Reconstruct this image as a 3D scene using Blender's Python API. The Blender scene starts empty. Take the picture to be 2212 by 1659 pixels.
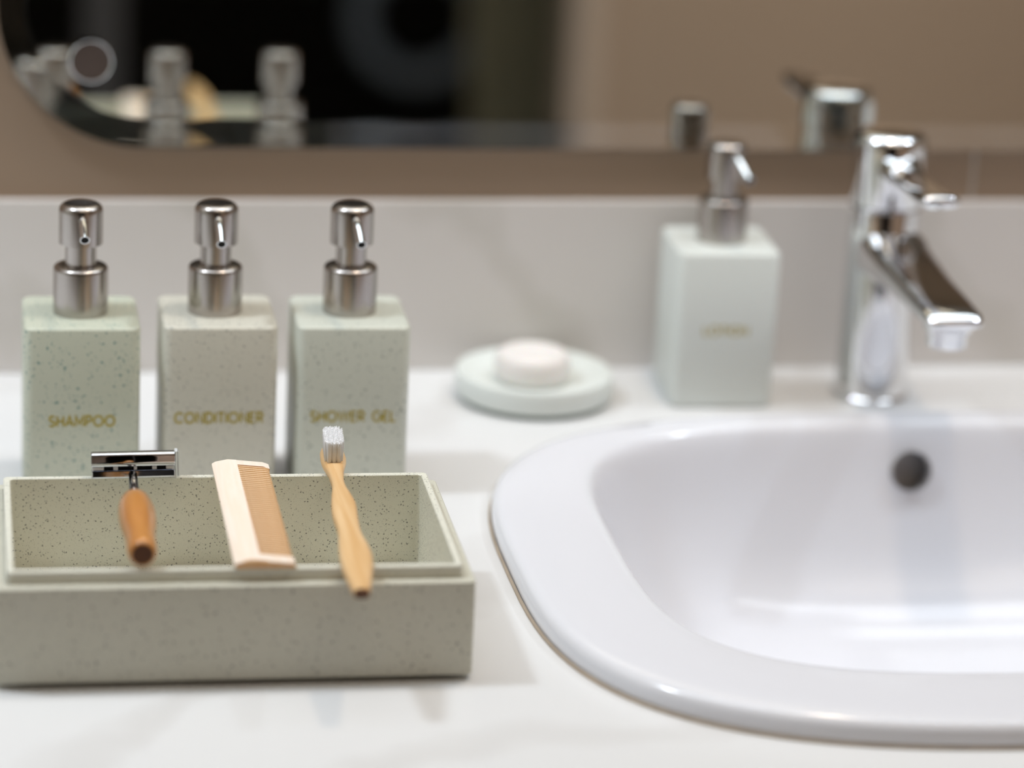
import bpy, bmesh, math, random
from mathutils import Matrix, Vector
random.seed(7)
PI = math.pi
scene = bpy.context.scene
COL = scene.collection

# ---------------------------------------------------------------- camera
YAW, PITCH, ROLL = 0.1872, 0.3177, 0.0500
cam_data = bpy.data.cameras.new('camera')
cam = bpy.data.objects.new('camera', cam_data)
COL.objects.link(cam)
fw = Vector((math.sin(YAW)*math.cos(PITCH), math.cos(YAW)*math.cos(PITCH), -math.sin(PITCH)))
rt = Vector((math.cos(YAW), -math.sin(YAW), 0))
up = rt.cross(fw)
r2 = rt*math.cos(ROLL) + up*math.sin(ROLL)
u2 = -rt*math.sin(ROLL) + up*math.cos(ROLL)
M3 = Matrix((r2, u2, -fw)).transposed()
cam.matrix_world = Matrix.Translation((-0.1525, -2.0272, 0.6687)) @ M3.to_4x4()
cam_data.sensor_fit = 'HORIZONTAL'
cam_data.sensor_width = 36
cam_data.lens = 6878.8/2212*36
cam_data.clip_start = 0.05
cam_data.clip_end = 50
cam_data.dof.use_dof = True
cam_data.dof.focus_distance = 1.778
cam_data.dof.aperture_fstop = 2.5
scene.camera = cam

# ---------------------------------------------------------------- world, lights, exposure
world = bpy.data.worlds.new('world'); scene.world = world
world.use_nodes = True
world.node_tree.nodes['Background'].inputs[0].default_value = (0.8, 0.88, 1.0, 1)
world.node_tree.nodes['Background'].inputs[1].default_value = 0.25
def area(name, loc, size, power, color, target=None, shape='DISK', sy=None, spread=180):
    d = bpy.data.lights.new(name, 'AREA'); d.shape = shape; d.size = size
    if sy: d.size_y = sy
    d.energy = power; d.color = color; d.spread = math.radians(spread)
    o = bpy.data.objects.new(name, d); COL.objects.link(o); o.location = loc
    if target is not None:
        o.rotation_euler = (Vector(target)-Vector(loc)).to_track_quat('-Z', 'Y').to_euler()
    return o
SPOTS = [('cool', (-0.80, -0.30, 1.52), 10.0, (0.80, 0.90, 1.0), 130, 'toward the left wall'),
         ('warm', (0.40, -0.24, 1.52), 2.6, (1.0, 0.80, 0.58), 130, 'over the middle of the counter'),
         ('cool', (1.30, -0.22, 1.52), 4.0, (0.80, 0.90, 1.0), 130, 'toward the right wall'),
         ('warm', (1.15, -1.90, 1.52), 7.0, (1.0, 0.88, 0.77), 84, 'added to brighten the beige front wall')]  # last one is an unseen extra lamp, added to light the front wall
for nm, loc, p, c, spr, where in SPOTS:
    area('downlight_bulb', (loc[0], loc[1], loc[2]), 0.20 if loc[0] < 0 else 0.10, p, c, spread=spr)
area('room_fill_glow', (0.40, -1.35, 1.600), 1.4, 5.6, (1.0, 0.85, 0.66), shape='RECTANGLE', sy=0.9)  # unseen warm fill, added to light the surfaces facing the room
area('ceiling_panel_glow', (0.38, -0.27, 1.600), 2.4, 12.5, (0.87, 0.935, 1.0), shape='RECTANGLE', sy=0.50, spread=140)
scene.view_settings.view_transform = 'Standard'
scene.view_settings.look = 'None'
scene.view_settings.gamma = 1
scene.view_settings.use_curve_mapping = False
scene.view_settings.exposure = -0.22
try:
    scene.cycles.max_bounces = 12
    scene.cycles.transmission_bounces = 10
    scene.cycles.glossy_bounces = 8
    scene.cycles.caustics_reflective = True
    scene.cycles.use_denoising = True
    scene.cycles.sample_clamp_indirect = 6.0
except Exception:
    pass

# ---------------------------------------------------------------- materials
def new_mat(name):
    m = bpy.data.materials.new(name); m.use_nodes = True
    nt = m.node_tree
    return m, nt, nt.nodes['Principled BSDF']
def simple(name, col, rough=0.5, metal=0.0, coat=0.0, bump=None, var=0.0, vscale=20, spec=0.5):
    m, nt, b = new_mat(name)
    b.inputs['Base Color'].default_value = (*col, 1)
    b.inputs['Roughness'].default_value = rough
    b.inputs['Metallic'].default_value = metal
    b.inputs['Coat Weight'].default_value = coat
    b.inputs['Specular IOR Level'].default_value = spec
    tc = nt.nodes.new('ShaderNodeTexCoord')
    if var:
        n = nt.nodes.new('ShaderNodeTexNoise'); n.inputs['Scale'].default_value = vscale
        nt.links.new(tc.outputs['Object'], n.inputs['Vector'])
        mx = nt.nodes.new('ShaderNodeMix'); mx.data_type = 'RGBA'
        mx.inputs[6].default_value = (*[c*(1-var) for c in col], 1)
        mx.inputs[7].default_value = (*[min(1, c*(1+var)) for c in col], 1)
        nt.links.new(n.outputs['Fac'], mx.inputs[0]); nt.links.new(mx.outputs[2], b.inputs['Base Color'])
    if bump:
        n = nt.nodes.new('ShaderNodeTexNoise'); n.inputs['Scale'].default_value = bump[0]
        nt.links.new(tc.outputs['Object'], n.inputs['Vector'])
        bp = nt.nodes.new('ShaderNodeBump'); bp.inputs['Strength'].default_value = bump[1]; bp.inputs['Distance'].default_value = bump[2]
        nt.links.new(n.outputs['Fac'], bp.inputs['Height']); nt.links.new(bp.outputs[0], b.inputs['Normal'])
    return m
def speckled(name, base, base2, speck, scale, size, density, rough=0.42):
    """cast stone resin: a pale ground with small dark chips scattered through it"""
    m, nt, b = new_mat(name)
    N, L = nt.nodes.new, nt.links.new
    tc = N('ShaderNodeTexCoord')
    nz = N('ShaderNodeTexNoise'); nz.inputs['Scale'].default_value = 14
    L(tc.outputs['Object'], nz.inputs['Vector'])
    g = N('ShaderNodeMix'); g.data_type = 'RGBA'
    g.inputs[6].default_value = (*base, 1); g.inputs[7].default_value = (*base2, 1)
    L(nz.outputs['Fac'], g.inputs[0])
    last = g.outputs[2]
    for (sc, sz, dens, seed) in ((scale, size, density, 0.0), (scale*2.1, size, density*0.8, 3.7)):
        mp = N('ShaderNodeMapping'); mp.inputs['Location'].default_value = (seed, seed*2, seed)
        L(tc.outputs['Object'], mp.inputs[0])
        dn = N('ShaderNodeTexNoise'); dn.inputs['Scale'].default_value = sc*1.6
        L(mp.outputs[0], dn.inputs['Vector'])
        ad = N('ShaderNodeMixRGB'); ad.blend_type = 'LINEAR_LIGHT'; ad.inputs[0].default_value = 0.6/sc
        L(mp.outputs[0], ad.inputs[1]); L(dn.outputs['Color'], ad.inputs[2])
        v = N('ShaderNodeTexVoronoi'); v.inputs['Scale'].default_value = sc
        L(ad.outputs[0], v.inputs['Vector'])
        sp = N('ShaderNodeSeparateColor'); L(v.outputs['Color'], sp.inputs[0])
        gt = N('ShaderNodeMath'); gt.operation = 'LESS_THAN'; gt.inputs[1].default_value = dens; L(sp.outputs[0], gt.inputs[0])
        rr = N('ShaderNodeMath'); rr.operation = 'MULTIPLY'; rr.inputs[1].default_value = sz; L(sp.outputs[1], rr.inputs[0])
        r3 = N('ShaderNodeMath'); r3.operation = 'ADD'; r3.inputs[1].default_value = sz*0.35; L(rr.outputs[0], r3.inputs[0])
        lt = N('ShaderNodeMath'); lt.operation = 'LESS_THAN'; L(v.outputs['Distance'], lt.inputs[0]); L(r3.outputs[0], lt.inputs[1])
        mu = N('ShaderNodeMath'); mu.operation = 'MULTIPLY'; L(gt.outputs[0], mu.inputs[0]); L(lt.outputs[0], mu.inputs[1])
        m2 = N('ShaderNodeMath'); m2.operation = 'MULTIPLY'; m2.inputs[1].default_value = 0.75; L(mu.outputs[0], m2.inputs[0])
        mx = N('ShaderNodeMix'); mx.data_type = 'RGBA'
        L(m2.outputs[0], mx.inputs[0]); L(last, mx.inputs[6]); mx.inputs[7].default_value = (*speck, 1)
        last = mx.outputs[2]
    L(last, b.inputs['Base Color'])
    b.inputs['Roughness'].default_value = rough
    b.inputs['Specular IOR Level'].default_value = 0.55
    bp = N('ShaderNodeBump'); bp.inputs['Strength'].default_value = 0.12; bp.inputs['Distance'].default_value = 0.0004
    bn = N('ShaderNodeTexNoise'); bn.inputs['Scale'].default_value = 900
    L(tc.outputs['Object'], bn.inputs['Vector']); L(bn.outputs['Fac'], bp.inputs['Height']); L(bp.outputs[0], b.inputs['Normal'])
    return m
def marble(name, base, vein, scale, rough, amount, seed):
    m, nt, b = new_mat(name); N, L = nt.nodes.new, nt.links.new
    tc = N('ShaderNodeTexCoord'); mp = N('ShaderNodeMapping'); mp.inputs['Location'].default_value = (seed, seed, seed)
    mp.inputs['Rotation'].default_value = (0, 0.4, 0.7); L(tc.outputs['Object'], mp.inputs[0])
    n1 = N('ShaderNodeTexNoise'); n1.inputs['Scale'].default_value = scale; n1.inputs['Detail'].default_value = 6
    L(mp.outputs[0], n1.inputs['Vector'])
    w = N('ShaderNodeTexWave'); w.inputs['Scale'].default_value = scale*0.7; w.inputs['Distortion'].default_value = 9
    w.inputs['Detail'].default_value = 4; w.inputs['Detail Scale'].default_value = 1.4
    L(mp.outputs[0], w.inputs['Vector'])
    cr = N('ShaderNodeValToRGB'); cr.color_ramp.elements[0].position = 0.0; cr.color_ramp.elements[1].position = 0.22
    cr.color_ramp.elements[0].color = (1, 1, 1, 1); cr.color_ramp.elements[1].color = (0, 0, 0, 1)
    L(w.outputs['Fac'], cr.inputs[0])
    mu = N('ShaderNodeMath'); mu.operation = 'MULTIPLY'; L(cr.outputs[0], mu.inputs[0]); L(n1.outputs['Fac'], mu.inputs[1])
    m2 = N('ShaderNodeMath'); m2.operation = 'MULTIPLY'; m2.inputs[1].default_value = amount; L(mu.outputs[0], m2.inputs[0])
    mx = N('ShaderNodeMix'); mx.data_type = 'RGBA'; mx.inputs[6].default_value = (*base, 1); mx.inputs[7].default_value = (*vein, 1)
    L(m2.outputs[0], mx.inputs[0]); L(mx.outputs[2], b.inputs['Base Color'])
    b.inputs['Roughness'].default_value = rough
    return m
def wood(name, c1, c2, scale, rough, coat=0.0, axis='Y', stretch=12, sheen=None):
    m, nt, b = new_mat(name); N, L = nt.nodes.new, nt.links.new
    tc = N('ShaderNodeTexCoord'); mp = N('ShaderNodeMapping')
    s = [stretch, stretch, stretch]; s['XYZ'.index(axis)] = 1.0
    mp.inputs['Scale'].default_value = s; L(tc.outputs['Object'], mp.inputs[0])
    n = N('ShaderNodeTexNoise'); n.inputs['Scale'].default_value = scale; n.inputs['Detail'].default_value = 5
    n.inputs['Distortion'].default_value = 0.6; L(mp.outputs[0], n.inputs['Vector'])
    cr = N('ShaderNodeValToRGB'); cr.color_ramp.elements[0].position = 0.36; cr.color_ramp.elements[1].position = 0.66
    cr.color_ramp.elements[0].color = (*c2, 1); cr.color_ramp.elements[1].color = (*c1, 1)
    L(n.outputs['Fac'], cr.inputs[0]); L(cr.outputs[0], b.inputs['Base Color'])
    b.inputs['Roughness'].default_value = rough; b.inputs['Coat Weight'].default_value = coat
    return m
MAT = {}
MAT['stone_box'] = speckled('stone_box', (0.73, 0.72, 0.605), (0.76, 0.75, 0.66), (0.09, 0.09, 0.075), 760, 0.25, 0.60)
MAT['stone_case'] = speckled('stone_case', (0.58, 0.565, 0.465), (0.62, 0.605, 0.515), (0.24, 0.23, 0.20), 430, 0.25, 0.34)
MAT['stone_a'] = speckled('stone_sage', (0.55, 0.575, 0.465), (0.61, 0.63, 0.52), (0.07, 0.20, 0.19), 380, 0.27, 0.48)
MAT['stone_b'] = speckled('stone_sand', (0.61, 0.59, 0.50), (0.66, 0.64, 0.56), (0.12, 0.13, 0.13), 400, 0.26, 0.42)
MAT['stone_c'] = speckled('stone_mint', (0.60, 0.62, 0.54), (0.65, 0.665, 0.585), (0.16, 0.20, 0.18), 420, 0.24, 0.26)
MAT['stone_d'] = speckled('stone_pale', (0.74, 0.78, 0.745), (0.77, 0.80, 0.77), (0.36, 0.40, 0.37), 430, 0.18, 0.10)
MAT['counter'] = marble('counter_marble', (0.76, 0.76, 0.76), (0.58, 0.56, 0.54), 3.0, 0.32, 0.6, 3.1)
MAT['splash'] = marble('splash_marble', (0.72, 0.68, 0.65), (0.50, 0.47, 0.41), 3.6, 0.35, 0.6, 9.3)
MAT['wall'] = simple('taupe_wall', (0.32, 0.23, 0.16), 0.7, var=0.06, vscale=6, bump=(80, 0.1, 0.001))
MAT['wall_room'] = simple('room_wall', (0.50, 0.39, 0.31), 0.8, var=0.04, vscale=3, bump=(60, 0.1, 0.001))
MAT['wall_side'] = simple('side_wall', (0.55, 0.53, 0.47), 0.8, var=0.04, vscale=3, bump=(60, 0.1, 0.001))
MAT['grout'] = simple('grout', (0.50, 0.45, 0.40), 0.9, var=0.05, vscale=200)
MAT['ceiling'] = simple('ceiling_paint', (0.6, 0.6, 0.59), 0.9, var=0.02, vscale=4)
MAT['floor'] = simple('floor_tile', (0.30, 0.27, 0.24), 0.4, var=0.08, vscale=5)
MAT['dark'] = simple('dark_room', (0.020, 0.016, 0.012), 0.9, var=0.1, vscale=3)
MAT['frame_grey'] = simple('frame_grey', (0.10, 0.10, 0.11), 0.5, var=0.03, vscale=9)
MAT['casing'] = simple('casing', (0.62, 0.52, 0.45), 0.5, var=0.03, vscale=9)
MAT['hoop'] = simple('hoop', (0.11, 0.13, 0.16), 0.4, var=0.1, vscale=30)
MAT['olive'] = simple('olive_cloth', (0.27, 0.255, 0.18), 0.9, var=0.2, vscale=20, bump=(300, 0.4, 0.002))
MAT['ceramic'] = simple('white_ceramic', (0.78, 0.785, 0.83), 0.14, coat=0.0, var=0.01, vscale=3)
MAT['chrome'] = simple('chrome', (0.80, 0.81, 0.83), 0.035, 1.0, var=0.01, vscale=9)
MAT['razor_chrome'] = simple('razor_chrome', (0.62, 0.64, 0.70), 0.07, 1.0, var=0.02, vscale=40)
MAT['black_hole'] = simple('black_bore', (0.004, 0.004, 0.004), 0.9, var=0.1, vscale=50)
MAT['dark_end'] = simple('dark_end', (0.10, 0.035, 0.010), 0.7, var=0.3, vscale=300)
MAT['gold'] = simple('gold_print', (0.42, 0.33, 0.055), 0.45, 0.35, var=0.1, vscale=300)
MAT['soap'] = simple('soap', (0.86, 0.82, 0.79), 0.45, coat=0.1, var=0.02, vscale=40)
MAT['soap'].node_tree.nodes['Principled BSDF'].inputs['Subsurface Weight'].default_value = 0.15
MAT['soap'].node_tree.nodes['Principled BSDF'].inputs['Subsurface Scale'].default_value = 0.01
MAT['nylon'] = simple('nylon', (0.96, 0.96, 0.97), 0.5, var=0.02, vscale=100)
_nt = MAT['nylon'].node_tree                      # thin pale filaments let light through
_df = _nt.nodes.new('ShaderNodeBsdfDiffuse'); _df.inputs[0].default_value = (0.98, 0.98, 0.99, 1)
_tr = _nt.nodes.new('ShaderNodeBsdfTranslucent'); _tr.inputs[0].default_value = (0.97, 0.97, 0.98, 1)
_mx = _nt.nodes.new('ShaderNodeMixShader'); _mx.inputs[0].default_value = 0.22
_nt.links.new(_df.outputs[0], _mx.inputs[1]); _nt.links.new(_tr.outputs[0], _mx.inputs[2])
_nt.links.new(_mx.outputs[0], _nt.nodes['Material Output'].inputs[0])
MAT['sealant'] = simple('sealant', (0.42, 0.34, 0.26), 0.6, var=0.2, vscale=60)
MAT['comb'] = wood('peach_wood', (0.96, 0.84, 0.73), (0.95, 0.78, 0.64), 22, 0.45, 0.1)
MAT['comb_end'] = wood('comb_end_shade', (0.86, 0.55, 0.29), (0.78, 0.44, 0.20), 40, 0.6)
MAT['tooth_side'] = wood('shaded_side_wood', (0.84, 0.54, 0.28), (0.78, 0.46, 0.20), 40, 0.7)
MAT['tooth'] = wood('comb_tooth_wood', (0.97, 0.76, 0.52), (0.94, 0.67, 0.41), 22, 0.5, axis='X')
MAT['bamboo'] = wood('bamboo', (0.82, 0.57, 0.31), (0.70, 0.42, 0.18), 9, 0.42, 0.1, stretch=22)
MAT['orange_wood'] = wood('orange_wood', (0.62, 0.28, 0.075), (0.52, 0.21, 0.05), 9, 0.28, 0.5, stretch=10)
def steel():
    m, nt, b = new_mat('brushed_steel'); N, L = nt.nodes.new, nt.links.new
    tc = N('ShaderNodeTexCoord'); mp = N('ShaderNodeMapping'); mp.inputs['Scale'].default_value = (1, 1, 40)
    L(tc.outputs['Object'], mp.inputs[0])
    n = N('ShaderNodeTexNoise'); n.inputs['Scale'].default_value = 60; n.inputs['Detail'].default_value = 4; L(mp.outputs[0], n.inputs['Vector'])
    r = N('ShaderNodeMapRange'); r.inputs[3].default_value = 0.17; r.inputs[4].default_value = 0.30; L(n.outputs['Fac'], r.inputs[0])
    L(r.outputs[0], b.inputs['Roughness'])
    b.inputs['Base Color'].default_value = (0.47, 0.435, 0.41, 1); b.inputs['Metallic'].default_value = 1
    return m
MAT['steel'] = steel()
def glass_mat(name, col, rough=0.0, ior=1.5):
    m, nt, b = new_mat(name)
    b.inputs['Base Color'].default_value = (*col, 1); b.inputs['Roughness'].default_value = rough
    b.inputs['Transmission Weight'].default_value = 1.0; b.inputs['IOR'].default_value = ior
    return m
MAT['glass'] = glass_mat('mirror_glass', (0.965, 0.985, 0.97))
MAT['clear'] = glass_mat('clear_plastic', (0.93, 0.95, 0.97), 0.12, 1.35)
MAT['silver'] = simple('silvering', (0.88, 0.88, 0.87), 0.0, 1.0)
def emit(name, col, st):
    m, nt, b = new_mat(name); b.inputs['Emission Color'].default_value = (*col, 1); b.inputs['Emission Strength'].default_value = st
    b.inputs['Base Color'].default_value = (*col, 1); return m

# ---------------------------------------------------------------- helpers
def link(name, me, mat, parent=None, smooth=True, loc=None):
    o = bpy.data.objects.new(name, me); COL.objects.link(o)
    if mat is not None and not me.materials: me.materials.append(MAT[mat] if isinstance(mat, str) else mat)
    if smooth:
        for p in me.polygons: p.use_smooth = True
    if parent: o.parent = parent
    if loc: o.location = loc
    return o
def bm_obj(name, bm, mat, parent=None, smooth=True, sharp=35):
    bmesh.ops.recalc_face_normals(bm, faces=bm.faces[:])
    if smooth:
        for e in bm.edges:
            if len(e.link_faces) == 2 and e.calc_face_angle(0) > math.radians(sharp): e.smooth = False
    me = bpy.data.meshes.new(name); bm.to_mesh(me); bm.free()
    return link(name, me, mat, parent, smooth)
def tag(o, label=None, cat=None, group=None, kind=None):
    if label: o['label'] = label
    if cat: o['category'] = cat
    if group: o['group'] = group
    if kind: o['kind'] = kind
    return o
def empty(name, loc, rz=0.0):
    o = bpy.data.objects.new(name, None); COL.objects.link(o); o.location = loc; o.rotation_euler = (0, 0, rz)
    o.empty_display_size = 0.02
    return o
def loft(rings, bm=None, cap0=True, cap1=True, closed=False):
    bm = bm or bmesh.new()
    R = [[bm.verts.new(p) for p in r] for r in rings]
    n = len(R[0])
    seq = list(zip(R, R[1:])) + ([(R[-1], R[0])] if closed else [])
    for a, b in seq:
        for i in range(n):
            bm.faces.new((a[i], a[(i+1) % n], b[(i+1) % n], b[i]))
    if not closed:
        if cap0: bm.faces.new(R[0][::-1])
        if cap1: bm.faces.new(R[-1])
    return bm
def rrect(cx, cy, w, d, r, z, seg=6):
    pts = []
    r = max(r, 1e-5)
    for k, (sx, sy) in enumerate(((1, 1), (-1, 1), (-1, -1), (1, -1))):
        for i in range(seg+1):
            a = PI/2*k + PI/2*i/seg
            pts.append((cx+sx*(w/2-r)+r*math.cos(a), cy+sy*(d/2-r)+r*math.sin(a), z))
    return pts
def circ(r, z, n=48, cx=0, cy=0):
    return [(cx+r*math.cos(2*PI*i/n), cy+r*math.sin(2*PI*i/n), z) for i in range(n)]
def lathe(prof, n=48, cx=0, cy=0, closed=False, bm=None, cap0=True, cap1=True):
    return loft([circ(r, z, n, cx, cy) for r, z in prof], bm, cap0, cap1, closed)
def fillet_prof(pts, r, seg=4):
    """round the inner corners of an (r,z) profile; r may be a list"""
    out = [pts[0]]
    for i in range(1, len(pts)-1):
        rr = r[i] if isinstance(r, (list, tuple)) else r
        p, a, b = Vector(pts[i]), Vector(pts[i-1]), Vector(pts[i+1])
        if rr <= 0: out.append(pts[i]); continue
        da, db = (a-p), (b-p)
        la = min(rr, da.length*0.49); lb = min(rr, db.length*0.49)
        A, B = p+da.normalized()*la, p+db.normalized()*lb
        for k in range(seg+1):
            t = k/seg
            q = A*(1-t)**2 + p*2*t*(1-t) + B*t*t
            out.append((q.x, q.y))
    out.append(pts[-1])
    return out
def box_bm(x0, x1, y0, y1, z0, z1, bev=0.0, bm=None, seg=2):
    own = bmesh.new()
    bmesh.ops.create_cube(own, size=1)
    for v in own.verts:
        v.co = ((x0+x1)/2+v.co.x*(x1-x0), (y0+y1)/2+v.co.y*(y1-y0), (z0+z1)/2+v.co.z*(z1-z0))
    if bev: bmesh.ops.bevel(own, geom=own.edges[:], offset=bev, segments=seg, affect='EDGES', profile=0.5)
    if bm is None: return own
    me = bpy.data.meshes.new('t'); own.to_mesh(me); own.free(); bm.from_mesh(me); bpy.data.meshes.remove(me)
    return bm
def tube(path, r, n=14, bm=None, caps=True, flat=1.0):
    """round tube along a path; r a number or a list"""
    P = [Vector(p) for p in path]; rings = []
    ref = Vector((1, 0, 0))
    for i, p in enumerate(P):
        t = (P[min(i+1, len(P)-1)]-P[max(i-1, 0)]).normalized()
        a = ref - t*ref.dot(t)
        if a.length < 1e-4: a = Vector((0, 1, 0)) - t*t.y
        a.normalize(); b = t.cross(a)
        rr = r[i] if isinstance(r, (list, tuple)) else r
        rings.append([p + a*rr*math.cos(2*PI*k/n) + b*rr*flat*math.sin(2*PI*k/n) for k in range(n)])
    return loft(rings, bm, caps, caps)
def superell(cx, cy, a, b, n, z, N=96):
    pts = []
    for i in range(N):
        t = 2*PI*i/N
        c, s = math.cos(t), math.sin(t)
        pts.append((cx+a*math.copysign(abs(c)**(2/n), c), cy+b*math.copysign(abs(s)**(2/n), s), z))
    return pts

# ---------------------------------------------------------------- the room
ZT, ZF = 1.62, -0.85
XL, XR, YF = -1.15, 1.95, -2.42
DOOR = (-0.75, 0.765, 1.25)
def struct(name, bm, mat, smooth=False, label=None):
    o = bm_obj(name, bm, mat, None, smooth); o['kind'] = 'structure'
    if label: o['label'] = label
    return o
wb = struct('wall_back', box_bm(XL-.1, XR+.1, 0.0103, 0.11, ZF, ZT), 'grout', label='taupe tiled wall behind the mirror and basin')
# large wall tiles; a pale joint shows right of the tap
TX = [XL, -0.6512, 0.5488, 1.7488, XR]
ZJ = [0.0, 0.60, 1.20, ZT]
for i in range(4):
    for j in range(3):
        g = 0.0015
        b = box_bm(TX[i]+g, TX[i+1]-g, 0.0095, 0.02, ZJ[j]+g, ZJ[j+1]-g, 0.0005, seg=1)
        bm_obj('tile', b, 'wall', wb, False)
struct('wall_left', box_bm(XL-.1, XL, YF, 0.05, ZF, ZT), 'wall_side')
struct('wall_right', box_bm(XR, XR+.1, YF, 0.05, ZF, ZT), 'wall_room')
bmf = box_bm(XL-.1, DOOR[0], YF-.1, YF, ZF, ZT)
box_bm(DOOR[1], XR+.1, YF-.1, YF, ZF, ZT, bm=bmf)
box_bm(DOOR[0], DOOR[1], YF-.1, YF, DOOR[2], ZT, bm=bmf)
struct('wall_front', bmf, 'wall_room', label='plain beige wall seen in the mirror beside the dark opening')
struct('floor', box_bm(XL-.1, XR+.1, YF-2.2, 0.1, ZF-.1, ZF), 'floor')
struct('ceiling', box_bm(XL-.1, XR+.1, YF-.1, 0.1, ZT, ZT+.1), 'ceiling')
cb = box_bm(DOOR[1]-0.012, DOOR[1]+0.03, YF-.11, YF+.02, ZF, DOOR[2]+.03, 0.003)
struct('trim_1', cb, 'casing', label='pale casing at the edge of the dark opening')
cb = box_bm(0.055, 0.105, YF-.09, YF-.03, ZF, DOOR[2], 0.004)
struct('trim_2', cb, 'frame_grey', label='grey upright post in the dark opening')
# the room beyond the opening, its lack of light put into near-black surfaces
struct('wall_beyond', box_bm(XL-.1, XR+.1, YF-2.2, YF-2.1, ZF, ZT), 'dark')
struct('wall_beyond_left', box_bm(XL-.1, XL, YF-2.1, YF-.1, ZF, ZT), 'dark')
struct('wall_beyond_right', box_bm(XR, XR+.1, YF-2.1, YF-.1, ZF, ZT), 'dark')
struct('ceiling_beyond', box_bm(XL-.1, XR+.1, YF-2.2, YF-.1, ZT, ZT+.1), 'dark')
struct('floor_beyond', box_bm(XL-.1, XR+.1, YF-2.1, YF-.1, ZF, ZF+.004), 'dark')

# ceiling lamps (outside the frame, lighting the room)
for nm, loc, p, c, spr, where in SPOTS:
    L = tag(empty('downlight', (loc[0], loc[1], ZT)), ('warm' if nm == 'warm' else 'cool') + ' white round downlight in the ceiling ' + where, 'lamp', 'ceiling downlights')
    bm_obj('lamp_ring', lathe([(0.056, -0.01), (0.075, -0.01), (0.078, 0.0), (0.056, 0.0)], 32, closed=True), 'chrome', L)
    bm_obj('lamp_stem', lathe([(0.05, -0.088), (0.05, 0.0)], 32), 'ceiling', L)

# ---------------------------------------------------------------- counter with a cut-out for the basin
BCX, BCY, BA, BB, BN = 0.46, -0.375, 0.295, 0.247, 3.15
YC = -0.668
def counter():
    bm = bmesh.new()
    N = 128
    x0, x1, y0, y1 = XL, XR, YC, 0.0093
    hole = superell(BCX, BCY-0.0, BA-0.02, BB-0.02, BN, 0.0, N)
    angs = [math.atan2(p[1]-BCY, p[0]-BCX) for p in hole]
    out = []
    for a in angs:
        c, s = math.cos(a), math.sin(a)
        t = min((x1-BCX)/c if c > 1e-9 else (x0-BCX)/c if c < -1e-9 else 1e9,
                (y1-BCY)/s if s > 1e-9 else (y0-BCY)/s if s < -1e-9 else 1e9)
        out.append([BCX+c*t, BCY+s*t, 0.0])
    for cx, cy in ((x0, y0), (x0, y1), (x1, y0), (x1, y1)):      # snap the nearest ray to each corner
        k = min(range(N), key=lambda i: abs(math.atan2(math.sin(angs[i]-math.atan2(cy-BCY, cx-BCX)), math.cos(angs[i]-math.atan2(cy-BCY, cx-BCX)))))
        out[k] = [cx, cy, 0.0]
    th = -0.03
    rings = [[(p[0], p[1], th) for p in hole], hole, out, [(p[0], p[1], th) for p in out]]
    return loft(rings, bm, closed=True)
ct = bm_obj('countertop', counter(), 'counter', None, False)
tag(ct, 'white marble countertop running under the basin, box and bottles', 'countertop')
bs = bm_obj('backsplash', box_bm(XL, XR, 0.003, 0.0093, 0.0002, 0.1183, 0.0008), 'splash', None, False)
tag(bs, 'pale grey marble upstand along the back of the counter', 'backsplash')
vb = box_bm(XL+.002, XR-.002, YC+.03, 0.0, -0.62, -0.5795)
van = empty('vanity_cabinet', (0.4, -0.35, ZF)); tag(van, 'plain taupe vanity cabinet beneath the marble countertop', 'cabinet')
bv = box_bm(XL-.4+.002, XR-.4-.002, YC+.40, YC+.42, 0.10, 0.8195)
bm_obj('front_panel', bv, 'wall_room', van, False)
bm_obj('plinth', box_bm(XL-.4+.002, XR-.4-.002, YC+.45, YC+.47, 0.0, 0.10), 'frame_grey', van, False)

# ---------------------------------------------------------------- basin
def basin():
    bm = bmesh.new()
    N = 128
    ICX, ICY, IA, IB, IN = 0.46, -0.354, 0.232, 0.200, 3.6
    R = []
    def o(ins, z): R.append(superell(BCX, BCY, BA-ins, BB-ins, BN, z, N))
    def mixr(t, z):
        R.append(superell(BCX+(ICX-BCX)*t, BCY+(ICY-BCY)*t, BA+(IA-BA)*t, BB+(IB-BB)*t, BN+(IN-BN)*t, z, N))
    def i(ins, z, n=None): R.append(superell(ICX, ICY+ins*0.02, IA-ins, IB-ins, n or IN, z, N))
    o(0.030, 0.0004); o(0.0006, 0.0004); o(0.0, 0.0015); o(0.0, 0.0060); o(0.0004, 0.0085); o(0.0014, 0.0108); o(0.0032, 0.0126); o(0.0060, 0.0137); o(0.0090, 0.0141)
    mixr(0.35, 0.0143); mixr(0.6, 0.0143); mixr(0.82, 0.0141); mixr(0.93, 0.0136)
    i(-0.001, 0.0130); i(0.0015, 0.0114); i(0.0035, 0.0085); i(0.0055, 0.0040); i(0.008, -0.004); i(0.013, -0.022); i(0.020, -0.042)
    i(0.028, -0.062, 3.4); i(0.036, -0.076, 3.3); i(0.048, -0.090, 3.1); i(0.063, -0.101, 2.9); i(0.083, -0.109, 2.6); i(0.110, -0.115, 2.3); i(0.145, -0.120, 2.1)
    R.append(superell(ICX, ICY, 0.050, 0.050, 2, -0.1235, N)); R.append(superell(ICX, ICY, 0.024, 0.024, 2, -0.125, N))
    # underside back out, so the basin is a closed shell
    R.append(superell(ICX, ICY, 0.024, 0.024, 2, -0.140, N))
    i(0.10, -0.134, 2.4); i(0.045, -0.112, 3.0); i(0.018, -0.07, 3.4); i(0.0, -0.03); i(-0.006, -0.006)
    return loft(R, bm, closed=True)
sink = empty('basin', (0.46, -0.375, 0.0)); tag(sink, 'white oval drop-in ceramic washbasin with a wide rounded rim', 'washbasin')
sb = basin()
for v in sb.verts: v.co -= Vector((0.46, -0.375, 0))
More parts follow.
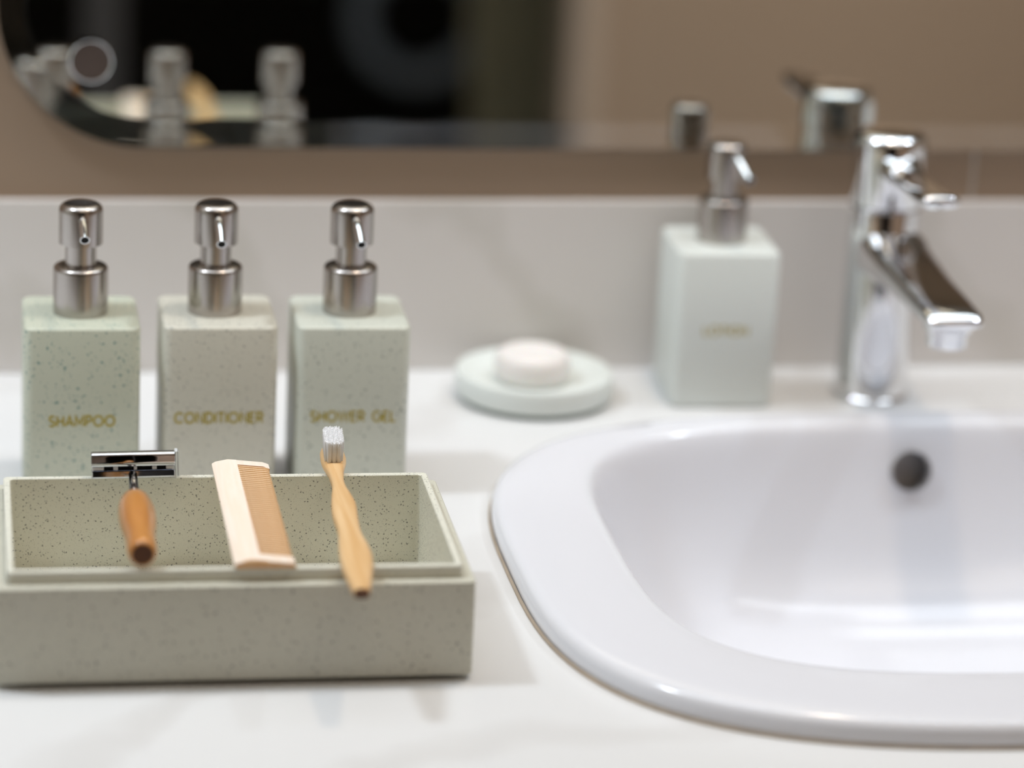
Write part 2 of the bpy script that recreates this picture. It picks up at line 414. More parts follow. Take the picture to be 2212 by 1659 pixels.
bowl = bm_obj('bowl', sb, 'ceramic', sink, True, 60)
# the round overflow opening in the rear wall of the bowl
OVC = Vector((0.4645-0.46, -0.1705+0.375, -0.0145)); OVN = Vector((0, -1, 0.30)).normalized()
q = OVN.to_track_quat('Z', 'Y').to_matrix().to_4x4()
cutbm = lathe([(0.0128, -0.06), (0.0128, 0.012)], 48)
cme = bpy.data.meshes.new('cut'); bmesh.ops.recalc_face_normals(cutbm, faces=cutbm.faces[:]); cutbm.to_mesh(cme); cutbm.free()
cut = bpy.data.objects.new('cut', cme); COL.objects.link(cut); cut.matrix_world = Matrix.Translation(OVC+Vector((0.46, -0.375, 0))) @ q
mod = bowl.modifiers.new('b', 'BOOLEAN'); mod.object = cut; mod.operation = 'DIFFERENCE'; mod.solver = 'EXACT'
bpy.context.view_layer.update()
dg = bpy.context.evaluated_depsgraph_get()
nm_ = bpy.data.meshes.new_from_object(bowl.evaluated_get(dg))
bowl.modifiers.clear(); bowl.data = nm_; bpy.data.objects.remove(cut)
ob = lathe([(0.0128, 0.0), (0.0128, -0.020), (0.0002, -0.020), (0.0002, -0.0205), (0.0134, -0.0205), (0.0134, -0.0005)], 48, closed=True)
ov = bm_obj('overflow_hole', ob, simple('overflow_grey', (0.42, 0.40, 0.39), 0.4, 0.2, var=0.05, vscale=30), sink)
ov.matrix_local = Matrix.Translation(OVC) @ q; ov['label'] = 'round grey overflow opening'
dr = bm_obj('drain', lathe([(0.0002, 0.004), (0.020, 0.003), (0.0225, 0.001), (0.0235, -0.002), (0.022, -0.01), (0.0002, -0.01)], 40), 'chrome', sink)
dr.location = (0, 0.021, -0.125)
# thin line of ageing sealant round the front of the rim
def bead():
    R = []
    N = 128
    for rr, z in ((0.0003, 0.0002), (0.0016, 0.0002), (0.0014, 0.0011), (0.0002, 0.0020)):
        R.append(superell(BCX-0.46, BCY+0.375, BA+rr, BB+rr, BN, z, N))
    return loft(R, closed=True)
sl = bm_obj('sealant_bead', bead(), 'sealant', sink); sl['label'] = 'thin brownish sealant line'

# ---------------------------------------------------------------- mirror with bevelled edge and round corners
MX0, MX1, MZ0, MZ1, MR = -0.1145, 1.0445, 0.1545, 0.97, 0.094
def mir_ring(ins, y, seg=24):
    w, h = MX1-MX0-2*ins, MZ1-MZ0-2*ins
    return [(x, y, z) for x, z, _ in rrect((MX0+MX1)/2, (MZ0+MZ1)/2, w, h, MR-ins, 0, seg)]
mir = empty('mirror', (0.465, 0.012, MZ0)); tag(mir, 'frameless wall mirror with rounded corners and a slanted glass border', 'mirror')
def shift(bm, o):
    for v in bm.verts: v.co -= Vector(o)
    return bm
gl = shift(loft([mir_ring(0.0, 0.0060), mir_ring(0.0, 0.0030), mir_ring(0.0185, 0.0015)]), (0.465, 0.012, MZ0))
bm_obj('glass', gl, 'glass', mir, False)['label'] = 'clear glass with a slanted border'
bm_obj('silvering', shift(loft([mir_ring(0.0, 0.00615), mir_ring(0.0, 0.0065)]), (0.465, 0.012, MZ0)), 'silver', mir, False)
bm_obj('backing_board', shift(loft([mir_ring(0.004, 0.0066), mir_ring(0.004, 0.0094)]), (0.465, 0.012, MZ0)), 'frame_grey', mir, False)
# chrome-rimmed disc on the glass
DX, DZ = -0.0548, 0.2120
disc = empty('mirror_disc', (DX, 0.0014, DZ)); tag(disc, 'small round chrome-rimmed disc stuck on the left of the mirror', 'disc')
rb = lathe([(0.0130, 0.0), (0.0140, 0.0), (0.0141, 0.0012), (0.0136, 0.0016), (0.0131, 0.0012)], 48, closed=True)
for v in rb.verts: v.co = Vector((v.co.x, -v.co.z-0.0001, v.co.y))
bm_obj('rim', rb, 'chrome', disc)
db = lathe([(0.0129, 0.0), (0.0129, 0.0009)], 48)
for v in db.verts: v.co = Vector((v.co.x, -v.co.z-0.0001, v.co.y))
bm_obj('face', db, simple('disc_face', (0.13, 0.10, 0.09), 0.25, 0.4, var=0.05, vscale=50), disc)

# ---------------------------------------------------------------- monoline lettering
def arc(cx, cy, rx, ry, a0, a1, n=14):
    return [(cx+rx*math.cos(math.radians(a0+(a1-a0)*i/n)), cy+ry*math.sin(math.radians(a0+(a1-a0)*i/n))) for i in range(n+1)]
GL = {
 'S': (0.62, [arc(.31, .74, .25, .26, 35, 250, 12) + arc(.31, .25, .27, .25, 85, -150, 12)]),
 'H': (0.74, [[(.06, 0), (.06, 1)], [(.68, 0), (.68, 1)], [(.06, .5), (.68, .5)]]),
 'A': (0.80, [[(.02, 0), (.40, 1), (.78, 0)], [(.15, .32), (.65, .32)]]),
 'M': (0.90, [[(.06, 0), (.06, 1), (.45, .25), (.84, 1), (.84, 0)]]),
 'P': (0.64, [[(.06, 0), (.06, 1), (.34, 1)] + arc(.34, .72, .27, .28, 90, -90, 10) + [(.06, .44)]]),
 'O': (1.02, [arc(.51, .5, .47, .5, 0, 360, 28)]),
 'C': (0.88, [arc(.50, .5, .46, .5, 45, 315, 22)]),
 'N': (0.78, [[(.06, 0), (.06, 1), (.72, 0), (.72, 1)]]),
 'D': (0.82, [[(.06, 0), (.06, 1), (.32, 1)] + arc(.32, .5, .46, .5, 90, -90, 16) + [(.06, 0)]]),
 'I': (0.14, [[(.07, 0), (.07, 1)]]),
 'T': (0.62, [[(.0, 1), (.62, 1)], [(.31, 1), (.31, 0)]]),
 'E': (0.58, [[(.54, 0), (.06, 0), (.06, 1), (.54, 1)], [(.06, .52), (.48, .52)]]),
 'R': (0.66, [[(.06, 0), (.06, 1), (.34, 1)] + arc(.34, .73, .27, .27, 90, -90, 10) + [(.06, .46)], [(.36, .46), (.62, 0)]]),
 'W': (1.10, [[(.02, 1), (.29, 0), (.55, .95), (.81, 0), (1.08, 1)]]),
 'G': (0.92, [arc(.50, .5, .46, .5, 58, 360, 24) + [(.56, .5)]]),
 'L': (0.54, [[(.06, 1), (.06, 0), (.52, 0)]]),
 ' ': (0.50, []),
}
def lettering(text, width, height, stroke, depth=0.00025):
    """flat printed capitals in the XZ plane, facing -Y, centred on x=0, baseline z=0"""
    gap = 0.17
    tot = sum(GL[c][0] for c in text) + gap*(len(text)-1)
    kx = width/tot; bm = bmesh.new(); x = -width/2
    for c in text:
        w, strokes = GL[c]
        for s in strokes:
            P = [Vector((x+px*kx, pz*height)) for px, pz in s]
            clo = (P[0]-P[-1]).length < 1e-6
            L_, R_ = [], []
            for i, p in enumerate(P):
                a = P[i-1] if i > 0 else (P[-2] if clo else None)
                b = P[i+1] if i < len(P)-1 else (P[1] if clo else None)
                d1 = (p-a).normalized() if a is not None else None
                d2 = (b-p).normalized() if b is not None else None
                d1 = d1 or d2; d2 = d2 or d1
                n1, n2 = Vector((-d1.y, d1.x)), Vector((-d2.y, d2.x))
                m = (n1+n2); m = m.normalized() if m.length > 1e-6 else n1
                k = stroke/2/max(0.45, m.dot(n1))
                L_.append(p+m*k); R_.append(p-m*k)
            fr = [[bm.verts.new((q.x, -depth, q.y)) for q in S] for S in (L_, R_)]
            bk = [[bm.verts.new((q.x, 0.0003, q.y)) for q in S] for S in (L_, R_)]
            for i in range(len(P)-1):
                bm.faces.new((fr[0][i], fr[1][i], fr[1][i+1], fr[0][i+1]))
                bm.faces.new((fr[0][i], fr[0][i+1], bk[0][i+1], bk[0][i]))
                bm.faces.new((fr[1][i], bk[1][i], bk[1][i+1], fr[1][i+1]))
        x += (w+gap)*kx
    return bm

# ---------------------------------------------------------------- pump bottles
W, H = 0.068, 0.1064
def body_bm():
    rings = []
    for ins, z in ((0.0030, 0.0), (0.0012, 0.0006), (0.0, 0.0022), (0.0, H-0.0022), (0.0006, H-0.0010), (0.0016, H-0.0003), (0.0032, H)):
        rings.append(rrect(0, 0, W-2*ins, W-2*ins, 0.0060-ins*0.6, z, 6))
    return loft(rings)
body_mesh = None
def bottle(name, x, y, rz, mat, text, tw, th, tx, tz, stroke, nozzle, label, capx=0.0, capy=0.0):
    r = empty('pump_bottle', (x, y, 0.0003), rz)
    tag(r, label, 'bottle', 'pump bottles on the counter')
    bm_obj('body', body_bm(), mat, r, True, 50)
    t = bm_obj('lettering', lettering(text, tw, th, stroke), 'gold', r, False)
    t.location = (tx, -W/2, tz); t['label'] = 'gold printed word ' + text
    # collar screwed onto the top
    col_p = fillet_prof([(0.0162, H), (0.0162, H+0.0285), (0.0105, H+0.0298)], 0.0022, 5)
    pr = [(0.0150, H-0.0002)] + col_p + [(0.0001, H+0.0298)]
    col = bm_obj('collar', lathe(pr, 48), 'steel', r, True, 40); col.location = (capx, capy, 0)
    nk = bm_obj('neck', lathe([(0.0092, H+0.0290), (0.0092, H+0.0445)], 40), 'steel', r, True, 40); nk.location = (capx, capy, 0)
    cp = fillet_prof([(0.0129, 0.1490), (0.0130, 0.1730), (0.0001, 0.1731)], [0, 0.0048, 0], 7)
    cap = bm_obj('pump_head', lathe([(0.0090, 0.1490)] + cp, 48), 'steel', r, True, 40); cap.location = (capx, capy, 0)
    # spout: thin tube out of the head, drooping, open at the end
    nx, ny, nz = nozzle
    d = Vector((nx-capx, ny-capy, 0)); Ld = d.length; d.normalize()
    def q(s, z): return Vector((capx, capy, z)) + d*s
    P0, P1, P2, P3 = q(0.0095, 0.1660), q(0.0170, 0.1662), q(0.0240, nz+0.0042), q(Ld, nz)
    path = [P0*(1-t)**3+P1*3*t*(1-t)**2+P2*3*t*t*(1-t)+P3*t**3 for t in [k/14 for k in range(15)]]
    sp = bm_obj('spout', tube(path, 0.00265, 18, caps=False), 'chrome', r, True, 80)
    e = path[-1]; dr_ = (path[-1]-path[-2]).normalized()
    hb = tube([e-dr_*0.004, e-dr_*0.00005], 0.00255, 18)
    bm_obj('bore', hb, 'black_hole', sp, True, 60)['label'] = 'black open end of the spout'
    rg = lathe([(0.00245, -0.0006), (0.0029, -0.0006), (0.0029, 0.0001), (0.00245, 0.0001)], 20, closed=True)
    mm = Matrix.Translation(e) @ dr_.to_track_quat('Z', 'Y').to_matrix().to_4x4()
    bmesh.ops.transform(rg, matrix=mm, verts=rg.verts[:])
    bm_obj('lip', rg, 'chrome', sp, True, 60)
    return r
bottle('a', -0.0700, -0.2049, -0.006, 'stone_a', 'SHAMPOO', 0.0385, 0.0062, -0.0001, 0.0461, 0.0012, (0.0010, -0.0335, 0.1598),
       'sage speckled stone pump bottle reading SHAMPOO, leftmost on the counter')
bottle('b', 0.0112, -0.2040, -0.010, 'stone_b', 'CONDITIONER', 0.0525, 0.0062, -0.0005, 0.0470, 0.0012, (-0.0008, -0.0335, 0.1570),
       'sandy speckled stone pump bottle reading CONDITIONER, between shampoo and shower gel', capx=-0.0015)
bottle('c', 0.0906, -0.2056, -0.020, 'stone_c', 'SHOWER GEL', 0.0510, 0.0062, 0.0005, 0.0475, 0.0012, (0.0022, -0.0335, 0.1570),
       'pale green speckled stone pump bottle reading SHOWER GEL, behind the toothbrush')
bottle('d', 0.3580, -0.0500, -0.030, 'stone_d', 'LOTION', 0.0300, 0.0056, 0.0000, 0.0507, 0.0011, (0.0088, -0.0340, 0.1556),
       'mint white stone pump bottle reading LOTION, beside the chrome tap')

# ---------------------------------------------------------------- tray box
BW, BD, BH, LI, LH, LT = 0.2467, 0.1539, 0.0554, 0.0062, 0.0068, 0.0037
bx = empty('stone_box', (0.1209-BW/2*math.cos(0.0092), -0.5157+BD/2, 0.0), -0.0092)
tag(bx, 'open speckled sage stone box holding a razor, comb and toothbrush across its rim', 'box')
def box_body():
    R = []
    def rr(ins, z, rad): R.append(rrect(0, 0, BW-2*ins, BD-2*ins, rad, z, 5))
    rr(0.004, 0.0030, 0.002); rr(0.0005, 0.0030, 0.0022); rr(0, 0.0035, 0.0024); rr(0, BH-0.0007, 0.0024); rr(0.0007, BH, 0.0020)
    rr(LI-0.0002, BH, 0.0020); rr(LI-0.0002, 0.0060, 0.0020)
    return loft(R)
bm_obj('outer_case', box_body(), 'stone_case', bx, True, 40)
def box_tray():
    R = []
    def rr(ins, z, rad): R.append(rrect(0, 0, BW-2*ins, BD-2*ins, rad, z, 5))
    rr(LI, 0.0062, 0.0030); rr(LI, BH+LH-0.0006, 0.0030); rr(LI+0.0006, BH+LH, 0.0026); rr(LI+LT-0.0005, BH+LH, 0.0022)
    rr(LI+LT, BH+LH-0.0005, 0.0020); rr(LI+LT, 0.0100, 0.0020); rr(LI+LT+0.002, 0.0088, 0.0010)
    return loft(R)
bm_obj('inner_tray', box_tray(), 'stone_box', bx, True, 40)
bm_obj('foot', loft([rrect(0, 0, BW-0.018, BD-0.018, 0.002, 0.0002), rrect(0, 0, BW-0.018, BD-0.018, 0.002, 0.0031)]), 'black_hole', bx, False)['label'] = 'recessed foot blackened for the shadow gap'  # black colour stands in for the shadow gap under the case

# ---------------------------------------------------------------- comb
RZ = 0.0622
CL, CW = 0.1530, 0.0318
comb = empty('wooden_comb', (-0.0050, -0.5110, RZ+0.0001), -0.006)
tag(comb, 'pale peach wooden comb lying across the box between razor and toothbrush', 'comb')
comb_prof = [(0.0, 0.0016), (0.0008, 0.0006), (0.0040, 0.0), (0.0300, 0.0), (0.0312, 0.0006), (0.0316, 0.0018),
             (0.0312, 0.0030), (0.0300, 0.0034), (0.0136, 0.0050), (0.0085, 0.0053), (0.0020, 0.0040), (0.0, 0.0028)]
def prof_top(x):
    pts = [(0.0, 0.0028), (0.0020, 0.0040), (0.0085, 0.0053), (0.0136, 0.0050), (0.0300, 0.0034), (0.0312, 0.0030), (0.0316, 0.0022)]
    for (a, za), (b, zb) in zip(pts, pts[1:]):
        if a <= x <= b: return za+(zb-za)*(x-a)/(b-a)
    return pts[-1][1]
TX0 = 0.0136
def slab(xs, y0, y1, bm, round_far=0.0, round_near=0.0):
    """a length of the comb between y0 and y1 for the x stations xs, following the comb's section"""
    rings = []
    for y, f in ((y0, 1-round_near), (y0+0.0006, 1), (y1-0.0006, 1), (y1, 1-round_far)):
        top = [(x, y, prof_top(x)*f) for x in xs]
        bot = [(x, y, (0.0016 if x < 0.0008 else 0.0)+prof_top(x)*(1-f)*0.5) for x in reversed(xs)]
        rings.append(top+bot)
    return loft(rings, bm)
sp_xs = [0.0, 0.0020, 0.0050, 0.0085, 0.0110, TX0]
bm = bmesh.new(); slab(sp_xs, 0.0, CL, bm, 0.25, 0.15)
bm_obj('spine', bm, 'comb', comb, True, 25)
xs2 = [TX0, 0.018, 0.024, 0.0300, 0.0312, 0.0316]
END = 0.0085
bm = bmesh.new(); slab(xs2, 0.0, END, bm, 0.0, 0.15)
bm_obj('end_guard', bm, 'comb', comb, True, 25)
bm = bmesh.new()
R = []
for y, k in ((CL-END, 0), (CL-0.004, 0), (CL-0.0012, 1), (CL-0.0002, 2)):
    xe = [0.0316, 0.0316, 0.0306, 0.0290][min(k+0, 3)]
    xx = [TX0+(xe-TX0)*t for t in (0, .25, .5, .8, 1)]
    f = 1 if k < 2 else 0.75
    R.append([(x, y, prof_top(x)*f) for x in xx] + [(x, y, 0.0) for x in reversed(xx)])
loft(R, bm)
bm_obj('end_guard', bm, 'comb', comb, True, 25)
for ch in list(bpy.data.objects):          # shade on the cut ends put into a darker wood colour
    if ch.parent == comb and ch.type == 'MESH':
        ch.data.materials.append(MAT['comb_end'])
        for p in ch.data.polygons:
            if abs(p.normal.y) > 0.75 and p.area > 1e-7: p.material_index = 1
NT = 44
pitch = (CL-2*END)/NT
def tooth_mesh():
    wv = pitch*0.56
    R = []
    for x, f in ((TX0-0.0004, 1), (0.024, 1), (0.0298, 0.86), (0.0312, 0.45)):
        zt = prof_top(x)-0.0002; zm = zt*0.5
        hz = zt*0.5*(1 if f > .8 else .7)
        a = wv/2*f
        R.append([(x, -a*.55, zm+hz), (x, a*.55, zm+hz), (x, a, zm+hz*0.5), (x, a, zm-hz*0.6), (x, -a, zm-hz*0.6), (x, -a, zm+hz*0.5)])
    b = loft(R)
    bmesh.ops.recalc_face_normals(b, faces=b.faces[:])
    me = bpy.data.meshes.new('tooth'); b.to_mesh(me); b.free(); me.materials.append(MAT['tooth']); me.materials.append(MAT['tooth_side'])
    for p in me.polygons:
        if abs(p.normal.y) > 0.6: p.material_index = 1       # shade between teeth put into browner sawn sides
    return me
tm = tooth_mesh()
for k in range(NT):
    o = bpy.data.objects.new('tooth', tm); COL.objects.link(o); o.parent = comb
    o.location = (random.uniform(-.0002, .0), END+pitch*(k+0.5)+random.uniform(-.0001, .0001), 0)

# ---------------------------------------------------------------- toothbrush
tb = empty('bamboo_toothbrush', (0.0600, -0.4477, RZ))
tag(tb, 'bamboo toothbrush with white bristles lying across the right of the box', 'toothbrush')
# stations: y, centre x, width, thickness, top z (world); brush lies on both rims
ST = [(-0.3370, .0650, .0040, .0030), (-0.3382, .0650, .0078, .0042), (-0.3410, .0648, .0112, .0050), (-0.3470, .0646, .0138, .0054), (-0.3565, .0642, .0146, .0056),
      (-0.3640, .0637, .0138, .0056), (-0.3702, .0632, .0120, .0056), (-0.3760, .0629, .0100, .0056), (-0.3830, .0627, .0082, .0056), (-0.3964, .0621, .0070, .0058), (-0.4050, .0619, .0080, .0060),
      (-0.4125, .0617, .0102, .0062), (-0.4276, .0613, .0134, .0064), (-0.4373, .0606, .0139, .0065), (-0.4473, .0599, .0136, .0066), (-0.4618, .0595, .0125, .0067),
      (-0.4707, .0592, .0122, .0068), (-0.4768, .0590, .0129, .0068), (-0.4850, .0589, .0146, .0068), (-0.4922, .0588, .0160, .0068), (-0.5060, .0583, .0173, .0068), (-0.5170, .0575, .0167, .0068),
      (-0.5279, .0568, .0150, .0067), (-0.5405, .0560, .0120, .0065), (-0.5500, .0554, .0100, .0062), (-0.5548, .0551, .0084, .0058)]
rings = []
for y, cx, w, t in ST:
    tmid = 0.0034
    ring = []
    for k in range(20):
        a = 2*PI*k/20; c, s = math.cos(a), math.sin(a)
        ring.append((cx-0.06+w/2*math.copysign(abs(c)**0.75, c), y+0.4477, tmid+t/2*math.copysign(abs(s)**0.62, s)))
    rings.append(ring)
bm_obj('handle', loft(rings), 'bamboo', tb, True, 60)
tt = bm_obj('tail_end', shift(tube([(0.0551, -0.5546, RZ+0.0033), (0.0551, -0.5560, RZ+0.0032), (0.0551, -0.5566, RZ+0.0031)], [0.0040, 0.0036, 0.0024], 20, flat=0.66), (0.06, -0.4477, RZ)), 'dark_end', tb)  # end shading put into a dark cap colour
tt['label'] = 'handle tip darkened for end shading'
def tuft_mesh(seed):
    rnd = random.Random(seed); b = bmesh.new()
    tube([(0, 0, -0.0004), (0, 0, 0.0105), (0, 0, 0.0112)], [0.00128, 0.00130, 0.0010], 12, bm=b)
    for k in range(14):
        a = k*2*PI/9+rnd.random()*.3 if k < 9 else rnd.random()*2*PI; rr = 0.00108 if k < 9 else 0.0007*math.sqrt(rnd.random())
        x, y = rr*math.cos(a), rr*math.sin(a)
        tx, ty = x*1.25, y*1.25
        h = 0.0119+rnd.uniform(-0.0005, 0.0005)
        tube([(x, y, -0.0004), (tx, ty, h*0.95), (tx, ty, h)], [0.00034, 0.00031, 0.00014], 5, bm=b)
    bmesh.ops.recalc_face_normals(b, faces=b.faces[:])
    me = bpy.data.meshes.new('bristle_tuft'); b.to_mesh(me); b.free(); me.materials.append(MAT['nylon'])
    for p in me.polygons: p.use_smooth = True
    return me
TMS = [tuft_mesh(s) for s in range(4)]
rows = 9
for r in range(rows):
    y = -0.3425-r*0.00315
    cx = 0.0648+(0.0632-0.0648)*r/(rows-1)
    n = 4 if 0 < r < rows-1 else 3
    for k in range(n):
        o = bpy.data.objects.new('bristle_tuft', TMS[(r*3+k) % 4]); COL.objects.link(o); o.parent = tb
        o.location = (cx-0.06+(k-(n-1)/2)*0.00255, y+0.4477, 0.0062)
        o.rotation_euler = (0, (k-(n-1)/2)*0.012, random.random()*0.0)

# ---------------------------------------------------------------- razor
rz = empty('safety_razor', (-0.0505, -0.3900, RZ))
tag(rz, 'chrome razor with an orange wooden handle lying across the left of the box', 'razor')
RO = Vector((-0.0505, -0.3900, RZ))
hd = bmesh.new()
# head frame: local u (width x), v (up in the face plane), w (depth, away from viewer)
HT = Matrix.Translation(Vector((-0.0484, -0.3757, 0.0632))-RO) @ Matrix.Rotation(-0.012, 4, 'Y') @ Matrix.Rotation(math.radians(-13), 4, 'X')
def head_part(name, sec, hw, mat, sharp=30, x0=None, x1=None, parent=None, endr=0.0):
    """extrude a (depth, up) section along x"""
    a, b = (-hw if x0 is None else x0), (hw if x1 is None else x1)
    cx_ = sum(p[0] for p in sec)/len(sec); cz_ = sum(p[1] for p in sec)/len(sec)
    R = []
    for x, s in ((a, 0.9), (a+0.0004, 1), (b-0.0004, 1), (b, 0.9)):
        R.append([(x, cx_+(d-cx_)*s, cz_+(v-cz_)*s) for d, v in sec])
    m = loft(R); bmesh.ops.transform(m, matrix=HT, verts=m.verts[:])
    return bm_obj(name, m, mat, parent or rz, True, sharp)
cov = [(-0.0004, 0.0068), (-0.0014, 0.0070), (-0.0019, 0.0076), (-0.0020, 0.0080), (-0.0021, 0.0095), (-0.0021, 0.0120), (-0.0020, 0.0131), (-0.0018, 0.0136), (-0.0010, 0.0143), (0.0004, 0.0148), (0.0030, 0.0151), (0.0060, 0.0148),
       (0.0062, 0.0140), (0.0032, 0.0142), (0.0012, 0.0139), (-0.0002, 0.0130), (-0.0010, 0.0115), (-0.0008, 0.0080)]
head_part('blade_cover', cov, 0.0229, 'razor_chrome')
head_part('blade', [(0.0002, 0.0070), (0.0002, 0.0074), (0.0060, 0.0080), (0.0060, 0.0076)], 0.0222, 'chrome')
grd = [(-0.0012, 0.0006), (-0.0020, 0.0014), (-0.0021, 0.0042), (-0.0014, 0.0047), (0.0004, 0.0047), (0.0060, 0.0052), (0.0060, 0.0008), (0.0, 0.0004)]
head_part('guard_bar', grd, 0.0226, 'razor_chrome')
head_part('head_back', [(0.0012, 0.0050), (0.0012, 0.0136), (0.0058, 0.0136), (0.0058, 0.0050)], 0.0218, 'black_hole')
for a, b in ((-0.0224, -0.0160), (-0.0108, -0.0084), (0.0004, 0.0020), (0.0104, 0.0128), (0.0180, 0.0224)):
    head_part('guard_tooth', [(-0.0006, 0.0050), (-0.0004, 0.0068), (0.0014, 0.0068), (0.0014, 0.0050)], 0, 'casing_light' if False else 'nylon', x0=a, x1=b)
head_part('clear_end_cap', [(-0.0022, 0.0004), (-0.0028, 0.0080), (-0.0020, 0.0146), (0.0010, 0.0156), (0.0062, 0.0156), (0.0064, 0.0002)], 0, 'clear', x0=0.0228, x1=0.0250)['label'] = 'clear plastic end piece'
# neck
npath = [Vector(p)-RO for p in ((-0.0488, -0.3720, 0.0662), (-0.0490, -0.3830, 0.0664), (-0.0494, -0.3950, 0.0668), (-0.0500, -0.4100, 0.0680), (-0.0507, -0.4340, 0.0696))]
bm_obj('neck', tube(npath, [0.0024, 0.0024, 0.0026, 0.0030, 0.0036], 16, flat=0.7), 'razor_chrome', rz, True, 60)
bm_obj('neck_ridge', shift(tube([(-0.0489, -0.3770, 0.0672), (-0.0491, -0.3860, 0.0682), (-0.0494, -0.3960, 0.0688), (-0.0496, -0.3990, 0.0680)], [0.0009, 0.0013, 0.0013, 0.0007], 12, flat=0.8), RO), 'chrome', rz, True, 60)
# handle: stations along its axis
HS = [(-0.4260, 0.0012), (-0.4265, 0.0036), (-0.4285, 0.0056), (-0.4325, 0.0072), (-0.4380, 0.0087), (-0.4450, 0.0095), (-0.4530, 0.0098), (-0.4630, 0.0096), (-0.4730, 0.0089),
      (-0.4830, 0.0078), (-0.4920, 0.0077), (-0.4990, 0.0077), (-0.5040, 0.0075), (-0.5065, 0.0070), (-0.5076, 0.0060)]
R = []
for y, r in HS:
    f = (y+0.4260)/(-0.5076+0.4260)
    cx, cz = -0.0510-0.0006*f, 0.0712-0.0009*f
    ring = []
    for k in range(32):
        a = 2*PI*k/32
        # a long shallow finger groove on the upper right side
        g = 0.0013*math.exp(-((a-0.62)/0.22)**2)*max(0.0, math.sin(PI*min(1, max(0, (f-0.08)/0.62))))
        ring.append(((cx+(r-g)*math.cos(a))-RO.x, y-RO.y, (cz+(r-g)*math.sin(a))-RO.z))
    R.append(ring)
hm = loft(R); hdl = bm_obj('handle', hm, 'orange_wood', rz, True, 60)
eb = shift(tube([(-0.0516, -0.5070, 0.0703), (-0.0516, -0.5079, 0.0703)], [0.0056, 0.0054], 28), RO)
bm_obj('end_face', eb, 'dark_end', rz, True, 60)['label'] = 'dark brown butt end'

# ---------------------------------------------------------------- soap dish and soap
dish = empty('soap_dish', (0.2355, -0.0560, 0.0004)); tag(dish, 'round pale green stone soap dish left of the lotion bottle', 'dish')
dp = [(0.0001, 0.0026), (0.0480, 0.0026), (0.0512, 0.0030), (0.0520, 0.0045), (0.0524, 0.0165), (0.0518, 0.0182), (0.0500, 0.0188), (0.0480, 0.0184), (0.0440, 0.0160), (0.0360, 0.0138), (0.0001, 0.0130)]
bm_obj('dish_body', lathe(dp, 72), 'stone_d', dish, True, 50)
bm_obj('foot', lathe([(0.0001, 0.0), (0.0490, 0.0), (0.0490, 0.0028), (0.0001, 0.0028)], 64), simple('dark_green', (0.05, 0.10, 0.07), 0.7, var=0.1, vscale=40), dish, True, 40)['label'] = 'dark green base'
soap = bm_obj('soap_bar', lathe([(0.0001, 0.0), (0.0200, 0.0), (0.0235, 0.0014), (0.0250, 0.0050), (0.0252, 0.0120), (0.0242, 0.0170), (0.0215, 0.0198), (0.0160, 0.0206), (0.0135, 0.0204), (0.0125, 0.0196), (0.0110, 0.0194), (0.0001, 0.0193)], 64), 'soap', None, True, 60)
soap.location = (0.2330, -0.0610, 0.0139)
tag(soap, 'round white soap bar sitting in the pale green dish', 'soap')

# ---------------------------------------------------------------- tap
tap = empty('tap', (0.4660, -0.0600, 0.0)); tag(tap, 'tall chrome single lever mixer tap behind the basin', 'tap')
r0 = 0.0240
cp = fillet_prof([(0.0265, 0.0), (0.0265, 0.0030), (0.0243, 0.0048), (r0-0.0004, 0.1330), (r0-0.0022, 0.1338)], 0.0008, 3)
bm_obj('column', lathe([(0.0001, 0.0003)] + [(a, b+0.0003) for a, b in cp] + [(0.0001, 0.1340)], 64), 'chrome', tap, True, 40)
cp = fillet_prof([(r0-0.0015, 0.1345), (r0+0.0002, 0.1352), (r0+0.0008, 0.1835), (0.0001, 0.1850)], [0, 0.0008, 0.0085, 0], 8)
def superring(cx, hw, y, z0, z1, n=28, p=2.8):
    out = []
    for k in range(n):
        a = 2*PI*k/n; c, s = math.cos(a), math.sin(a)
        out.append((cx+hw*math.copysign(abs(c)**(2/p), c), y, (z0+z1)/2+(z1-z0)/2*math.copysign(abs(s)**(2/p), s)))
    return out
hdl = bm_obj('lever_cap', lathe([(0.0001, 0.1345)] + cp, 64), 'chrome', tap, True, 40)
lv = [(-0.012, 0.0165, 0.1500, 0.1760), (-0.020, 0.0150, 0.1510, 0.1740), (-0.027, 0.0132, 0.1535, 0.1700), (-0.036, 0.0122, 0.1565, 0.1660), (-0.052, 0.0118, 0.1582, 0.1655), (-0.075, 0.0122, 0.1600, 0.1664),
      (-0.095, 0.0130, 0.1592, 0.1684), (-0.106, 0.0128, 0.1596, 0.1692), (-0.1110, 0.0120, 0.1606, 0.1690), (-0.1130, 0.0096, 0.1622, 0.1680)]
bm_obj('lever', loft([superring(0.0015, hw, y, a, b) for y, hw, a, b in lv]), 'chrome', tap, True, 70)
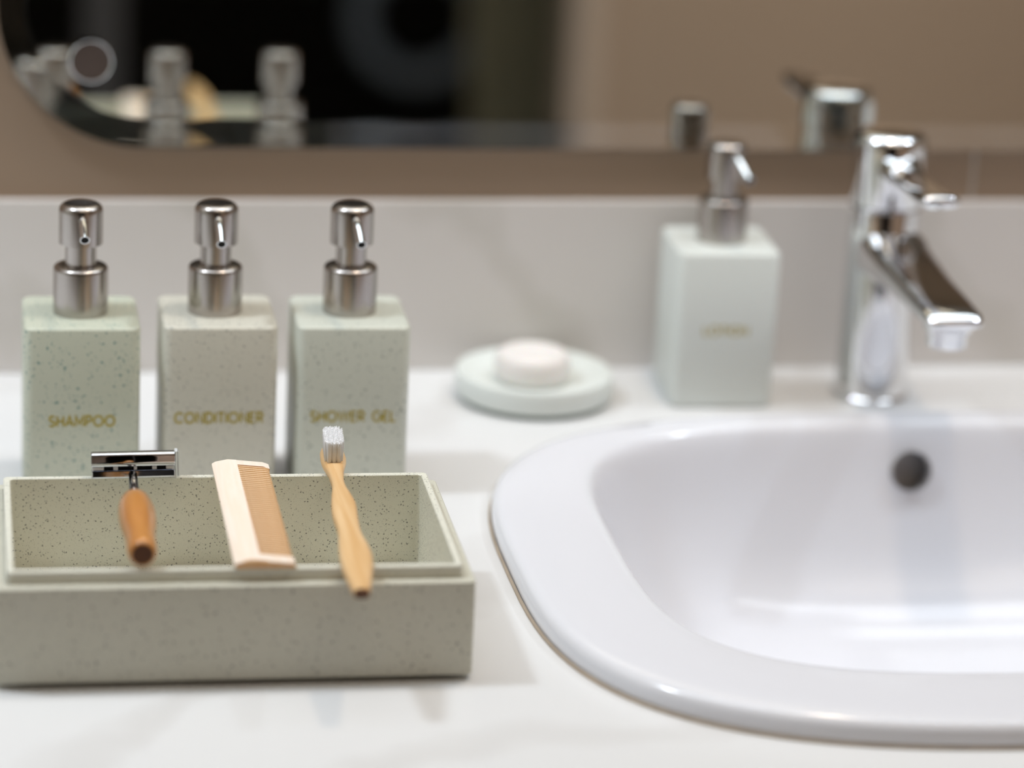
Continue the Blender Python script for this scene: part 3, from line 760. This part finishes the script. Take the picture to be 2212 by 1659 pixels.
spt = [(-0.004, 0.0232, 0.0850, 0.1200), (-0.014, 0.0232, 0.0860, 0.1200), (-0.0225, 0.0231, 0.0875, 0.1192), (-0.0275, 0.0229, 0.0885, 0.1170), (-0.036, 0.0226, 0.0895, 0.1154), (-0.060, 0.0216, 0.0915, 0.1130),
       (-0.090, 0.0198, 0.0940, 0.1105), (-0.120, 0.0194, 0.0948, 0.1088), (-0.145, 0.0190, 0.0952, 0.1070), (-0.154, 0.0186, 0.0956, 0.1058), (-0.1585, 0.0172, 0.0964, 0.1034), (-0.1605, 0.0150, 0.0976, 0.1018)]
bm_obj('spout', loft([superring(0.0025, hw, y, a, b, 36, 3.2) for y, hw, a, b in spt]), 'chrome', tap, True, 70)
ap = fillet_prof([(0.0152, 0.0965), (0.0152, 0.0910), (0.0128, 0.0890), (0.0126, 0.0805), (0.0105, 0.0800)], 0.0006, 3)
ae = bm_obj('aerator', lathe([(0.0001, 0.0965)] + ap + [(0.0102, 0.0830), (0.0001, 0.0832)], 48), 'chrome', tap, True, 40)
ae.location = (0.0035, -0.1400, 0)

# ---------------------------------------------------------------- things seen only dimly in the mirror
hoop = bmesh.new()
bmesh.ops.create_circle(hoop, segments=8, radius=0.001)
hoop.free()
def torus(R_, r_, n=64, m=20):
    b = bmesh.new(); rr = []
    for i in range(m):
        a = 2*PI*i/m
        rr.append([((R_+r_*math.cos(a))*math.cos(2*PI*k/n), r_*math.sin(a), (R_+r_*math.cos(a))*math.sin(2*PI*k/n)) for k in range(n)])
    return loft(rr, b, closed=True)
HOOPC = (0.582, -2.75, -0.335)
hp = empty('wall_hoop', HOOPC); tag(hp, 'blurred blue-grey ring hanging in the dark opening reflected in the mirror', 'ring')
bm_obj('ring', torus(0.094, 0.021), 'hoop', hp)
bm_obj('hanger', box_bm(-0.006, 0.006, -0.004, 0.004, 0.10, 1.94, 0.001), 'dark', hp)
cl = bmesh.new()
n1, n2 = 24, 16
g = [[cl.verts.new(((i/(n1-1)-.5)*0.15+0.004*math.sin(j*.6), 0.010*math.sin(i*1.1+j*.12), -j/(n2-1)*0.42)) for i in range(n1)] for j in range(n2)]
for j in range(n2-1):
    for i in range(n1-1): cl.faces.new((g[j][i], g[j][i+1], g[j+1][i+1], g[j+1][i]))
ge = cl.faces[:]
r_ = bmesh.ops.solidify(cl, geom=ge, thickness=0.006)
clo = bm_obj('hanging_cloth', cl, 'olive', None, True)
clo.location = (0.692, -2.50, -0.04)
tag(clo, 'dim olive green cloth beside the dark opening reflected in the mirror', 'cloth')
